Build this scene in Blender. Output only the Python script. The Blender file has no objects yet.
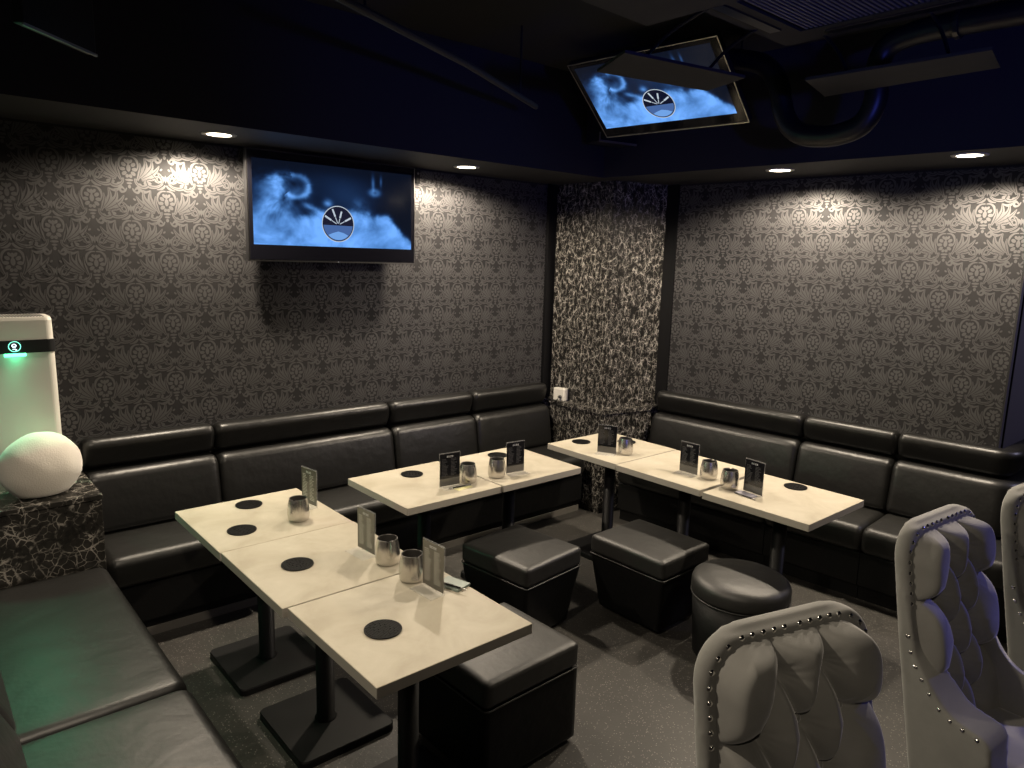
import bpy, bmesh, math, random
from mathutils import Vector, Matrix, noise

random.seed(7)
noise.seed_set(7)
S = bpy.context.scene
COL = S.collection
PI = math.pi
R = math.radians

# ------------------------------------------------------------------ materials
MATS = {}


def mat(name, color=(.5, .5, .5), rough=.5, metal=0., spec=.5, emit=None, estr=0., coat=0., sheen=0., alpha=1., trans=0.):
    if name in MATS:
        return MATS[name]
    m = bpy.data.materials.new(name)
    m.use_nodes = True
    b = m.node_tree.nodes['Principled BSDF']
    b.inputs['Base Color'].default_value = (*color, 1)
    b.inputs['Roughness'].default_value = rough
    b.inputs['Metallic'].default_value = metal
    b.inputs['Specular IOR Level'].default_value = spec
    b.inputs['Coat Weight'].default_value = coat
    b.inputs['Sheen Weight'].default_value = sheen
    b.inputs['Alpha'].default_value = alpha
    b.inputs['Transmission Weight'].default_value = trans
    if emit:
        b.inputs['Emission Color'].default_value = (*emit, 1)
        b.inputs['Emission Strength'].default_value = estr
    MATS[name] = m
    return m


def nodes(m):
    return m.node_tree.nodes, m.node_tree.links, m.node_tree.nodes['Principled BSDF']


def coords(m, scale=(1, 1, 1)):
    N, L, b = nodes(m)
    tc = N.new('ShaderNodeTexCoord')
    mp = N.new('ShaderNodeMapping')
    mp.inputs['Scale'].default_value = scale
    L.new(tc.outputs['Object'], mp.inputs['Vector'])
    return mp.outputs['Vector']


def noise_tex(m, vec, scale, detail=4, rough=.55, dist=0.):
    N, L, b = nodes(m)
    n = N.new('ShaderNodeTexNoise')
    n.inputs['Scale'].default_value = scale
    n.inputs['Detail'].default_value = detail
    n.inputs['Roughness'].default_value = rough
    n.inputs['Distortion'].default_value = dist
    L.new(vec, n.inputs['Vector'])
    return n


def ramp(m, fac, stops):
    N, L, b = nodes(m)
    r = N.new('ShaderNodeValToRGB')
    e = r.color_ramp.elements
    while len(e) > 1:
        e.remove(e[-1])
    e[0].position = stops[0][0]
    e[0].color = (*stops[0][1], 1)
    for p, c in stops[1:]:
        k = e.new(p)
        k.color = (*c, 1)
    L.new(fac, r.inputs['Fac'])
    return r.outputs['Color']


def bump(m, h, strength=.2, dist=.01):
    N, L, b = nodes(m)
    bp = N.new('ShaderNodeBump')
    bp.inputs['Strength'].default_value = strength
    bp.inputs['Distance'].default_value = dist
    L.new(h, bp.inputs['Height'])
    L.new(bp.outputs['Normal'], b.inputs['Normal'])


def leather(name, color, rough):
    m = mat(name, color, rough, spec=.5)
    v = coords(m)
    N, L, b = nodes(m)
    n1 = noise_tex(m, v, 9, 3)
    n2 = noise_tex(m, v, 260, 2)
    ad = N.new('ShaderNodeMath')
    ad.operation = 'MULTIPLY_ADD'
    ad.inputs[1].default_value = .04
    L.new(n2.outputs['Fac'], ad.inputs[0])
    L.new(n1.outputs['Fac'], ad.inputs[2])
    bump(m, ad.outputs[0], .22, .02)
    return m


LEATHER = leather('black_leather', (.0042, .0041, .0039), .40)
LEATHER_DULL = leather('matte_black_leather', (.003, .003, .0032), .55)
SEAT_LEATHER = leather('seat_black_leather', (.0065, .0064, .0058), .45)  # paler than the backrest leather: light on upward faces put into the colour
nodes(SEAT_LEATHER)[2].inputs['Specular IOR Level'].default_value = .5
nodes(LEATHER)[2].inputs['Specular IOR Level'].default_value = .5
nodes(LEATHER_DULL)[2].inputs['Specular IOR Level'].default_value = .25
LEATHER_GREY = leather('grey_black_leather', (.014, .0137, .0128), .50)  # paler and glossier than the body leather
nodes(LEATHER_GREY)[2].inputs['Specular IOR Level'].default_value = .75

LAM = mat('cream_stone_laminate', (.60, .52, .39), .52, spec=.25)
v = coords(LAM)
n = noise_tex(LAM, v, 5.5, 6, .62, .6)
LAMC = ramp(LAM, n.outputs['Fac'], [(.30, (.345, .308, .235)), (.5, (.40, .362, .285)), (.72, (.455, .42, .34))])
nodes(LAM)[1].new(LAMC, nodes(LAM)[2].inputs['Base Color'])

LAM_EDGE = mat('cream_edge_band', (.36, .335, .29), .45)
BLACK_METAL = mat('black_powder_coat', (.005, .005, .0055), .5, spec=.25)
BLACK_PLASTIC = mat('black_plastic', (.012, .012, .013), .3)
BLACK_RUBBER = mat('black_rubber', (.0035, .0035, .0035), .6, spec=.15)
STEEL = mat('brushed_steel', (.62, .60, .57), .24, metal=1.)
v = coords(STEEL, (1, 1, .04))
n = noise_tex(STEEL, v, 90, 2)
bump(STEEL, n.outputs['Fac'], .15, .002)
STEEL_IN = mat('dull_steel_inside', (.10, .095, .09), .45, metal=.6)
CHROME = mat('nail_chrome', (.75, .74, .70), .15, metal=1.)
SILVER = mat('silver_trim', (.55, .53, .50), .35, metal=1.)
WHITE_PLASTIC = mat('white_plastic', (.56, .54, .49), .38)
WHITE_PLUSH = mat('white_plush', (.52, .485, .43), .95, sheen=.5)
v = coords(WHITE_PLUSH)
bump(WHITE_PLUSH, noise_tex(WHITE_PLUSH, v, 150, 3).outputs['Fac'], .3, .004)
BLACK_PAINT = mat('black_ceiling_paint', (.0035, .0035, .005), .85)
NAVY_TINT = mat('blue_lit_soffit', (.003, .0036, .014), .75)  # blue light on the soffit faces put into the colour
GREY_PAINT = mat('dark_grey_ceiling_paint', (.015, .0148, .0148), .65)
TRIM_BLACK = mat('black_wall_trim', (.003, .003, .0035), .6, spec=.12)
DUCT = mat('black_duct_wrap', (.006, .006, .007), .42)
AC_GREY = mat('dark_grey_air_unit', (.023, .022, .0195), .65, spec=.3)
PURPLE_WALL = mat('plain_dark_wall', (.075, .070, .085), .6)

ACRYL = mat('clear_acrylic', (.85, .85, .83), .04, alpha=.13)
CARD = mat('black_menu_card', (.010, .010, .012), .12)
CARD_GREY = mat('smoky_menu_card', (.13, .12, .10), .18)
CARD_REFLECT = mat('grey_reflection_band', (.11, .105, .095), .2)
PRINT = mat('white_print', (.62, .62, .62), .5)
PRINT_DIM = mat('faint_print', (.055, .055, .06), .5)
PRINT_PALE = mat('pale_print', (.48, .46, .41), .5)
PAPER_GREEN = mat('pale_green_pad', (.22, .27, .24), .5)
PAPER_YELLOW = mat('pale_yellow_slip', (.62, .58, .30), .6)
PAPER_LILAC = mat('grey_lilac_pad', (.40, .38, .44), .5)

VELVET = mat('grey_velvet', (.158, .152, .136), .82, sheen=.35)
nodes(VELVET)[2].inputs['Sheen Roughness'].default_value = .45
v = coords(VELVET)
n = noise_tex(VELVET, v, 7, 4)
c = ramp(VELVET, n.outputs['Fac'], [(.3, (.160, .158, .146)), (.7, (.205, .202, .188))])
nodes(VELVET)[1].new(c, nodes(VELVET)[2].inputs['Base Color'])
bump(VELVET, noise_tex(VELVET, v, 420, 2).outputs['Fac'], .08, .003)

WOOD_LEG = mat('black_wood', (.014, .011, .009), .4)

PAPER_GROUND = mat('wallpaper_ground', (.0140, .0134, .0142), .6, spec=.2)
PAPER_MOTIF = mat('wallpaper_satin_motif', (.062, .0605, .062), .47, metal=.45, spec=.4)


def marble(name, scale, stretch, vein, lo=.012):
    m = mat(name, (.03, .028, .025), .22, spec=.5)
    N, L, b = nodes(m)
    v = coords(m, stretch)
    nw = noise_tex(m, v, scale * .9, 4, .6)
    mx = N.new('ShaderNodeMixRGB')
    mx.blend_type = 'ADD'
    mx.inputs['Fac'].default_value = .55 / scale
    L.new(v, mx.inputs[1])
    L.new(nw.outputs['Color'], mx.inputs[2])
    outs = []
    for k, w in ((1., .045), (2.1, .04)):
        vo = N.new('ShaderNodeTexVoronoi')
        vo.feature = 'DISTANCE_TO_EDGE'
        vo.inputs['Scale'].default_value = scale * k
        L.new(mx.outputs[0], vo.inputs['Vector'])
        mr = N.new('ShaderNodeMapRange')
        mr.inputs['From Min'].default_value = 0
        mr.inputs['From Max'].default_value = w
        mr.inputs['To Min'].default_value = 1
        mr.inputs['To Max'].default_value = 0
        L.new(vo.outputs['Distance'], mr.inputs['Value'])
        outs.append(mr.outputs[0])
    ns = noise_tex(m, v, scale * 1.4, 3)
    th = N.new('ShaderNodeMapRange')
    th.inputs['From Min'].default_value = .40
    th.inputs['From Max'].default_value = .62
    L.new(ns.outputs['Fac'], th.inputs['Value'])
    mxm = N.new('ShaderNodeMath')
    mxm.operation = 'MAXIMUM'
    L.new(outs[0], mxm.inputs[0])
    L.new(outs[1], mxm.inputs[1])
    mul = N.new('ShaderNodeMath')
    mul.operation = 'MULTIPLY'
    L.new(mxm.outputs[0], mul.inputs[0])
    L.new(th.outputs[0], mul.inputs[1])
    base = ramp(m, ns.outputs['Fac'], [(.3, (lo, lo * .95, lo * .85)), (.65, (lo * 2.6, lo * 2.4, lo * 2.1))])
    mix = N.new('ShaderNodeMixRGB')
    L.new(mul.outputs[0], mix.inputs['Fac'])
    L.new(base, mix.inputs[1])
    mix.inputs[2].default_value = (*vein, 1)
    L.new(mix.outputs[0], b.inputs['Base Color'])
    return m


MARBLE = marble('black_veined_marble', 12, (1, 1, 1), (.36, .335, .30))
MARBLE_COLUMN = marble('column_veined_marble', 24, (1, 1, .65), (.42, .395, .36), .009)

FLOORM = mat('speckled_floor_vinyl', (.06, .056, .05), .45)
N, L, b = nodes(FLOORM)
v = coords(FLOORM)
n1 = noise_tex(FLOORM, v, 3.5, 5)
n2 = noise_tex(FLOORM, v, 55, 3)
c1 = ramp(FLOORM, n1.outputs['Fac'], [(.3, (.027, .0255, .023)), (.7, (.043, .040, .036))])
vo = N.new('ShaderNodeTexVoronoi')
vo.inputs['Scale'].default_value = 125
L.new(v, vo.inputs['Vector'])
fl = N.new('ShaderNodeMath')
fl.operation = 'LESS_THAN'
fl.inputs[1].default_value = .30
L.new(vo.outputs['Distance'], fl.inputs[0])
sep = N.new('ShaderNodeSeparateColor')
L.new(vo.outputs['Color'], sep.inputs[0])
gt = N.new('ShaderNodeMath')
gt.operation = 'GREATER_THAN'
gt.inputs[1].default_value = .72
L.new(sep.outputs[0], gt.inputs[0])
fm = N.new('ShaderNodeMath')
fm.operation = 'MULTIPLY'
L.new(fl.outputs[0], fm.inputs[0])
L.new(gt.outputs[0], fm.inputs[1])
mx = N.new('ShaderNodeMixRGB')
L.new(fm.outputs[0], mx.inputs['Fac'])
L.new(c1, mx.inputs[1])
mx.inputs[2].default_value = (.24, .23, .21, 1)
L.new(mx.outputs[0], b.inputs['Base Color'])
rr = N.new('ShaderNodeMapRange')
rr.inputs['To Min'].default_value = .48
rr.inputs['To Max'].default_value = .2
L.new(fm.outputs[0], rr.inputs['Value'])
L.new(rr.outputs[0], b.inputs['Roughness'])
bump(FLOORM, n2.outputs['Fac'], .25, .004)


# ------------------------------------------------------------------ object helpers
def link(name, bm, m, parent=None, smooth=False, weld=True, fix=True):
    me = bpy.data.meshes.new(name)
    if weld:
        bmesh.ops.remove_doubles(bm, verts=bm.verts, dist=1e-5)
    if fix:
        bmesh.ops.recalc_face_normals(bm, faces=bm.faces)
    bm.to_mesh(me)
    bm.free()
    for mm in (m if isinstance(m, (list, tuple)) else [m]):
        me.materials.append(mm)
    if smooth:
        for p in me.polygons:
            p.use_smooth = True
    o = bpy.data.objects.new(name, me)
    COL.objects.link(o)
    if parent:
        o.parent = parent
    return o


def thing(name, label, cat, loc=(0, 0, 0), rz=0., group=None):
    o = bpy.data.objects.new(name, None)
    o.empty_display_size = .05
    COL.objects.link(o)
    o.location = loc
    o.rotation_euler = (0, 0, rz)
    return tag(o, label, cat, group)


def tag(o, label, cat, group=None):
    o['label'] = label
    o['category'] = cat
    if group:
        o['group'] = group
    return o


def structure(o):
    o['kind'] = 'structure'
    return o


def dup(root, loc=None, rz=None, label=None, group=None):
    r = root.copy()
    COL.objects.link(r)
    if loc is not None:
        r.location = loc
    if rz is not None:
        r.rotation_euler = (0, 0, rz)
    if label:
        r['label'] = label
    if group:
        r['group'] = group
    for ch in list(root.children):
        c = ch.copy()
        COL.objects.link(c)
        c.parent = r
        for g in list(ch.children):
            d = g.copy()
            COL.objects.link(d)
            d.parent = c
    return r


def box(bm, x0, x1, y0, y1, z0, z1, bev=0., seg=2, mi=0):
    vs = [bm.verts.new((x, y, z)) for z in (z0, z1) for y in (y0, y1) for x in (x0, x1)]
    idx = [(0, 2, 3, 1), (4, 5, 7, 6), (0, 1, 5, 4), (1, 3, 7, 5), (3, 2, 6, 7), (2, 0, 4, 6)]
    fs = [bm.faces.new([vs[i] for i in q]) for q in idx]
    for f in fs:
        f.material_index = mi
    if bev > 0:
        es = list({e for f in fs for e in f.edges})
        bmesh.ops.bevel(bm, geom=es, offset=bev, segments=seg, profile=.5, affect='EDGES')
    return fs


def BM():
    return bmesh.new()


def boxo(name, m, parent, *a, bev=0., seg=2, smooth=False):
    bm = BM()
    box(bm, *a, bev=bev, seg=seg)
    return link(name, bm, m, parent, smooth)


def lathe(bm, prof, n=32, cx=0, cy=0, close=True, mi=0):
    rings = []
    for r, z in prof:
        if r < 1e-6:
            rings.append([bm.verts.new((cx, cy, z))])
        else:
            rings.append([bm.verts.new((cx + r * math.cos(2 * PI * k / n), cy + r * math.sin(2 * PI * k / n), z)) for k in range(n)])
    for a, b in zip(rings, rings[1:]):
        for k in range(n):
            k2 = (k + 1) % n
            if len(a) == 1 and len(b) == 1:
                continue
            if len(a) == 1:
                f = bm.faces.new((a[0], b[k], b[k2]))
            elif len(b) == 1:
                f = bm.faces.new((a[k], a[k2], b[0]))
            else:
                f = bm.faces.new((a[k], a[k2], b[k2], b[k]))
            f.material_index = mi
    return rings


def tube(bm, pts, rad, n=12, caps=True):
    pts = [Vector(p) for p in pts]
    rings = []
    up = Vector((0, 0, 1))
    for i, p in enumerate(pts):
        d = (pts[min(i + 1, len(pts) - 1)] - pts[max(i - 1, 0)]).normalized()
        a = d.cross(up)
        if a.length < 1e-3:
            a = d.cross(Vector((1, 0, 0)))
        a.normalize()
        if rings and a.dot(prev) < 0:
            a = -a
        prev = a
        b_ = d.cross(a)
        rr_ = rad[i] if isinstance(rad, (list, tuple)) else rad
        rings.append([bm.verts.new(p + a * rr_ * math.cos(2 * PI * k / n) + b_ * rr_ * math.sin(2 * PI * k / n)) for k in range(n)])
    for a, b in zip(rings, rings[1:]):
        for k in range(n):
            bm.faces.new((a[k], a[(k + 1) % n], b[(k + 1) % n], b[k]))
    if caps:
        bm.faces.new(rings[0][::-1])
        bm.faces.new(rings[-1])


def smooth_path(pts, k=8):
    P = [Vector(p) for p in pts]
    out = []
    for i in range(len(P) - 1):
        p0, p1, p2, p3 = P[max(i - 1, 0)], P[i], P[i + 1], P[min(i + 2, len(P) - 1)]
        for j in range(k):
            t = j / k
            out.append(.5 * ((2 * p1) + (p2 - p0) * t + (2 * p0 - 5 * p1 + 4 * p2 - p3) * t * t + (3 * p1 - p0 - 3 * p2 + p3) * t ** 3))
    out.append(P[-1])
    return out


def cushion(bm, x0, x1, y0, y1, z0, z1, r, crown=0., cuts=14, taper=0.):
    """box with padded, rounded edges; crown lifts the top; taper insets the bottom"""
    tmp = bmesh.new()
    bmesh.ops.create_cube(tmp, size=2.)
    bmesh.ops.subdivide_edges(tmp, edges=tmp.edges, cuts=cuts, use_grid_fill=True)
    cx, cy, cz = (x0 + x1) / 2, (y0 + y1) / 2, (z0 + z1) / 2
    hx, hy, hz = (x1 - x0) / 2, (y1 - y0) / 2, (z1 - z0) / 2

    def spread(t, h):       # concentrate the grid near the edges
        s = math.copysign(abs(t) ** .6, t)
        return s * h
    new = {}
    for v_ in tmp.verts:
        p = Vector((spread(v_.co.x, hx), spread(v_.co.y, hy), spread(v_.co.z, hz)))
        q = Vector((max(-hx + r, min(hx - r, p.x)), max(-hy + r, min(hy - r, p.y)), max(-hz + r, min(hz - r, p.z))))
        d = p - q
        if d.length > 1e-9:
            p = q + d.normalized() * r
        u, w = p.x / hx, p.y / hy
        if p.z > 0:
            p.z += crown * (1 - u * u) * (1 - w * w) * p.z / hz
        if taper:
            k = taper * (1 - (p.z + hz) / (2 * hz))
            p.x -= k * u
            p.y -= k * w
        new[v_] = bm.verts.new((cx + p.x, cy + p.y, cz + p.z))
    for f in tmp.faces:
        bm.faces.new([new[v_] for v_ in f.verts])
    tmp.free()


def rrect(a0, a1, b0, b1, r, k=5):
    r = max(1e-4, min(r, (a1 - a0) / 2 - 1e-4, (b1 - b0) / 2 - 1e-4))
    out = []
    for (ca, cb, s) in ((a1 - r, b0 + r, -90), (a1 - r, b1 - r, 0), (a0 + r, b1 - r, 90), (a0 + r, b0 + r, 180)):
        for j in range(k + 1):
            t = R(s + 90 * j / k)
            out.append((ca + r * math.cos(t), cb + r * math.sin(t)))
    return out


def sweep(bm, path, prof, pinch=.035, pinch_start=True, pinch_end=True):
    """path: list of (x, y, nx, ny) along a wall; prof(inset) -> closed list of (distance from wall, z)"""
    segs = [0.]
    for a, b in zip(path, path[1:]):
        segs.append(segs[-1] + max(math.hypot(b[0] - a[0], b[1] - a[1]), 1e-6))
    tot = segs[-1]
    rings = []
    for (x, y, nx, ny), s in zip(path, segs):
        ins = 0.
        for on, e in ((pinch_start, s), (pinch_end, tot - s)):
            if on and e < pinch:
                ins = max(ins, pinch - math.sqrt(max(0, pinch ** 2 - (pinch - e) ** 2)))
        rings.append([bm.verts.new((x + nx * d, y + ny * d, z)) for d, z in prof(ins * .8)])
    n = len(rings[0])
    for a, b in zip(rings, rings[1:]):
        for k in range(n):
            bm.faces.new((a[k], a[(k + 1) % n], b[(k + 1) % n], b[k]))
    bm.faces.new(rings[0][::-1])
    bm.faces.new(rings[-1])


def straight(L_, n=26, pinch=.035):
    """sample positions along a straight module of length L_, dense near the ends"""
    e = [pinch * (1 - math.cos(PI / 2 * k / 6)) for k in range(7)]
    mid = [pinch + (L_ - 2 * pinch) * k / n for k in range(1, n)]
    return e + mid + [L_ - q for q in e[::-1]]


# ------------------------------------------------------------------ dimensions (metres)
WA = .0708                       # the right wall leans 4 degrees off square
CW, SW_ = math.cos(WA), math.sin(WA)
WXO = 4.5273


def rwall(y, off=0.):            # point of the right wall at y, 'off' metres out from it
    s = y / CW
    return (WXO - SW_ * s - CW * off, y - SW_ * off)


ZS = 2.517                       # soffit underside
ZC = 3.16                        # black ceiling
YE = -3.045                      # outer corner where the right wall ends
XE = rwall(YE)[0]
SOF = .648

# ------------------------------------------------------------------ damask wallpaper motif (cm), right half
def ell(cx, cy, a, b, rot=0, n=12):
    c_, s_ = math.cos(R(rot)), math.sin(R(rot))
    return [(cx + a * math.cos(2 * PI * k / n) * c_ - b * math.sin(2 * PI * k / n) * s_,
             cy + a * math.cos(2 * PI * k / n) * s_ + b * math.sin(2 * PI * k / n) * c_) for k in range(n)]


def stroke(pts, w0, wm, w1, k=4):
    P = smooth_path([(x, y, 0) for x, y in pts], k)
    n_ = len(P) - 1
    quads = []
    ls, rs = [], []
    for i, p in enumerate(P):
        d = (P[min(i + 1, n_)] - P[max(i - 1, 0)]).normalized()
        t = i / n_
        w = (w0 * (1 - 2 * t) + wm * 2 * t) if t < .5 else (wm * (2 - 2 * t) + w1 * (2 * t - 1))
        ls.append((p.x - d.y * w / 2, p.y + d.x * w / 2))
        rs.append((p.x + d.y * w / 2, p.y - d.x * w / 2))
    for i in range(n_):
        quads.append([rs[i], rs[i + 1], ls[i + 1], ls[i]])
    return quads


CENTRE = [ell(0, -.4, 1.0, 1.9), ell(0, 2.6, .75, 1.3), ell(0, -6.4, 1.9, .6), ell(0, -8.0, 1.3, .55), ell(0, -9.7, .75, .95),
          [(0, 13.6), (-.85, 11.6), (0, 9.4), (.85, 11.6)]]
HALF = []
for e_ in [(2.25, 1.3, 1.25, .95, 40), (2.9, -1.0, 1.35, .95, 0), (2.1, -3.1, 1.3, .95, -40), (.8, -4.4, .95, .8, -70), (1.2, 3.0, .7, 1.1, -35)]:
    HALF.append(ell(*e_))
LEAVES = []
for pts_, w0_, wm_, w1_ in [
    ([(.2, 5.3), (2.2, 5.2), (3.9, 3.7), (4.5, 1.2), (4.0, -1.0)], .5, 1.2, .5),
    ([(.3, 8.4), (1.2, 7.2), (2.6, 6.3), (4.6, 5.9)], .8, 1.3, .4),
    # big acanthus leaf, lobes fanning from a stem
    ([(3.8, -6.4), (4.9, -3.8), (5.6, -.8), (5.4, 2.6)], 1.0, 2.1, .4),
    ([(5.0, -4.8), (7.2, -1.6), (8.2, 1.6), (7.6, 5.4)], 1.0, 2.8, .4),
    ([(5.6, -5.2), (8.8, -2.2), (11.0, .9), (11.2, 4.6)], 1.0, 3.0, .4),
    ([(5.8, -5.6), (9.6, -3.6), (12.9, -1.0), (14.8, 2.0)], 1.0, 2.7, .4),
    ([(6.0, -6.1), (9.6, -5.4), (12.8, -4.2), (15.8, -2.6)], .9, 2.1, .4),
    # scroll over the bouquet
    ([(1.5, 9.2), (3.6, 7.6), (6.4, 7.0), (8.8, 7.8), (9.4, 9.8), (8.0, 11.2), (6.4, 10.4)], .9, 2.2, 1.1),
    ([(1.5, 9.4), (1.9, 11.6), (3.0, 13.6), (4.2, 15.0)], .8, 2.0, .3),
    ([(3.4, 9.2), (4.6, 11.0), (6.0, 12.8), (6.8, 14.4)], .8, 2.0, .3),
    # scrolls below
    ([(2.8, -5.4), (3.4, -7.8), (6.0, -9.5), (8.4, -8.8), (8.6, -7.0), (7.2, -6.5)], .9, 2.1, .9),
    ([(1.4, -10.4), (2.2, -12.0), (3.8, -12.5), (4.6, -11.1), (3.5, -10.2)], .5, 1.3, .8),
    ([(3.9, -9.6), (5.6, -11.4), (7.8, -11.9), (10.0, -10.8)], .7, 1.7, .3),
    # side tips
    ([(9.9, 6.6), (11.8, 6.9), (13.9, 6.1), (15.4, 4.6)], .6, 1.6, .4),
    ([(12.2, -5.9), (14.0, -6.4), (16.0, -5.6), (16.6, -3.9), (15.4, -3.4)], .6, 1.4, .7),
]:
    HALF += stroke(pts_, w0_, wm_, w1_)
    if wm_ > 1.9:
        LEAVES.append(pts_)
HALF += [ell(10.2, 8.4, .55, .9, -30), ell(12.4, 7.9, .45, .8, -60), ell(9.8, -7.2, .55, .95, 60), ell(15.6, .1, .5, .8, -50)]
VEINS = []
for st in LEAVES:
    VEINS += stroke(st, .12, .34, .1)
MOTIF = [(p, 1) for p in CENTRE + HALF + [[(-x, y) for x, y in reversed(p)] for p in HALF]]
MOTIF += [(p, 0) for p in VEINS + [[(-x, y) for x, y in reversed(p)] for p in VEINS]]
PW, PH = .355, .326


def clip(poly, lo, hi, ax):
    for sgn, lim in ((1, lo), (-1, -hi)):
        out = []
        for i in range(len(poly)):
            a, b = poly[i - 1], poly[i]
            da, db = sgn * a[ax] - lim, sgn * b[ax] - lim
            if (da >= 0) != (db >= 0):
                t = da / (da - db)
                out.append(tuple(a[q] + (b[q] - a[q]) * t for q in (0, 1)))
            if db >= 0:
                out.append(b)
        poly = out
        if len(poly) < 3:
            return None
    return poly


def wallpaper(bm, u0, u1, z0, z1, ox, oz, place):
    """raised satin motif on the wall: place(u, z) -> 3D point; clipped to the wall's rectangle"""
    i0, i1 = int((u0 - ox) / PW) - 2, int((u1 - ox) / PW) + 2
    j0, j1 = int((z0 - oz) / PH) - 2, int((z1 - oz) / PH) + 2
    for i in range(i0, i1 + 1):
        for j in range(j0, j1 + 1):
            for hx, hz in ((0, 0), (.5, .5)):
                cu, cz = ox + (i + hx) * PW, oz + (j + hz) * PH
                if not (u0 - .2 < cu < u1 + .2 and z0 - .2 < cz < z1 + .2):
                    continue
                for n_, (p, mi) in enumerate(MOTIF):
                    q = [(cu + x * .0101, cz + y * .0101) for x, y in p]
                    q = clip(q, u0, u1, 0)
                    q = clip(q, z0, z1, 1) if q else None
                    if q and len(q) > 2:
                        f = bm.faces.new([bm.verts.new(place(c_[0], c_[1], .0004 + n_ * 3e-6)) for c_ in q])
                        f.material_index = mi


# ------------------------------------------------------------------ the room
XL, YB, XR = -.12, -7.0, 8.2
XLL = -.9                        # the side wall steps back behind the bench
boxo('floor', FLOORM, None, XLL - .1, XR, YB, .1, -.08, 0)
structure(bpy.data.objects['floor'])
structure(boxo('ceiling', BLACK_PAINT, None, XLL - .1, XR, YB, .1, ZC, ZC + .08))

bm = BM()
box(bm, XLL - .1, 4.9, 0, .1, 0, ZC)
wallpaper(bm, XL + .01, 4.0, .5, ZS - .012, 1.011, 2.02, lambda u, z, d: (u, -d, z))
structure(link('wall_back', bm, [PAPER_GROUND, PAPER_MOTIF], weld=False, fix=False))

bm = BM()
a, b_ = rwall(.1), rwall(YE)
vs = []
for (x, y) in (a, b_, (b_[0] + 3.3, YE), (b_[0] + 3.3, .1)):
    vs.append((bm.verts.new((x, y, 0)), bm.verts.new((x, y, ZC))))
fmi = [0, 2, 0, 0]
for k in range(4):
    f = bm.faces.new((vs[k][0], vs[(k + 1) % 4][0], vs[(k + 1) % 4][1], vs[k][1]))
    f.material_index = fmi[k]
bm.faces.new([q[1] for q in vs])
bm.faces.new([q[0] for q in vs][::-1])
wallpaper(bm, .83, 3.035, .5, ZS - .012, 1.932, 2.095, lambda u, z, d: (*rwall(-u, d), z))
structure(link('wall_right', bm, [PAPER_GROUND, PAPER_MOTIF, PURPLE_WALL], weld=False, fix=False))

bm = BM()
box(bm, XL - .1, XL, -3.5, 0, 0, ZC)
box(bm, XLL - .1, XLL, YB, -3.4, 0, ZC)
box(bm, XLL, XL - .1, -3.5, -3.4, 0, ZC)
structure(link('wall_left', bm, PURPLE_WALL))
structure(boxo('wall_front', PURPLE_WALL, None, XLL - .1, XR, YB - .1, YB, 0, ZC))
structure(boxo('wall_far_right', PURPLE_WALL, None, XR, XR + .1, YB - .1, .1, 0, ZC))

# soffit: one L-shaped dropped ceiling along both walls; faces tinted with the blue light, underside grey
bm = BM()
ie = rwall(-SOF, SOF)
pts = [(XL, 0), (XL, -SOF), (ie[0], -SOF)]
e1 = rwall(YE, SOF)
pts += [(e1[0], YE - SOF), (XR, YE - SOF), (XR, YE), (XE, YE)]
c0 = rwall(0)
pts += [(c0[0], 0)]
lo_ = [bm.verts.new((x, y, ZS)) for x, y in pts]
hi_ = [bm.verts.new((x, y, ZC)) for x, y in pts]
f = bm.faces.new(lo_)
f.material_index = 1
bm.faces.new(hi_[::-1])
for k in range(len(pts)):
    k2 = (k + 1) % len(pts)
    bm.faces.new((lo_[k], lo_[k2], hi_[k2], hi_[k]))
structure(link('trim_1', bm, [NAVY_TINT, GREY_PAINT]))

# black strips standing in for shade on the wall each side of the column
structure(boxo('shade_strip_left', TRIM_BLACK, None, 4.0, 4.085, -.03, 0, .84, ZS))
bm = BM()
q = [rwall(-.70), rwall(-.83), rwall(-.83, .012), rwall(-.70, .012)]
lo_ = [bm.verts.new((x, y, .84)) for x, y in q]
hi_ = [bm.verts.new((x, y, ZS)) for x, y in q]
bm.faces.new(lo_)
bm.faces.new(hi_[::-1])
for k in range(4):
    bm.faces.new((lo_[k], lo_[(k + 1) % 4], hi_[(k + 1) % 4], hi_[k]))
structure(link('shade_strip_right', bm, TRIM_BLACK))
# slim corner bead on the return wall
structure(boxo('trim_4', TRIM_BLACK, None, XE + .045, XE + .06, YE - .006, YE, .9, ZS))

# ------------------------------------------------------------------ marble column on its wider plinth
col = thing('column', 'square black veined marble column filling the room corner on a wider ledge', 'column', (4.3, -.35, 0))
ML = Matrix.Translation((-4.3, .35, 0))


def prism(bm, pts, z0, z1):
    lo = [bm.verts.new((x, y, z0)) for x, y in pts]
    hi = [bm.verts.new((x, y, z1)) for x, y in pts]
    bm.faces.new(lo[::-1])
    bm.faces.new(hi)
    for k in range(len(pts)):
        k2 = (k + 1) % len(pts)
        bm.faces.new((lo[k], lo[k2], hi[k2], hi[k]))


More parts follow.
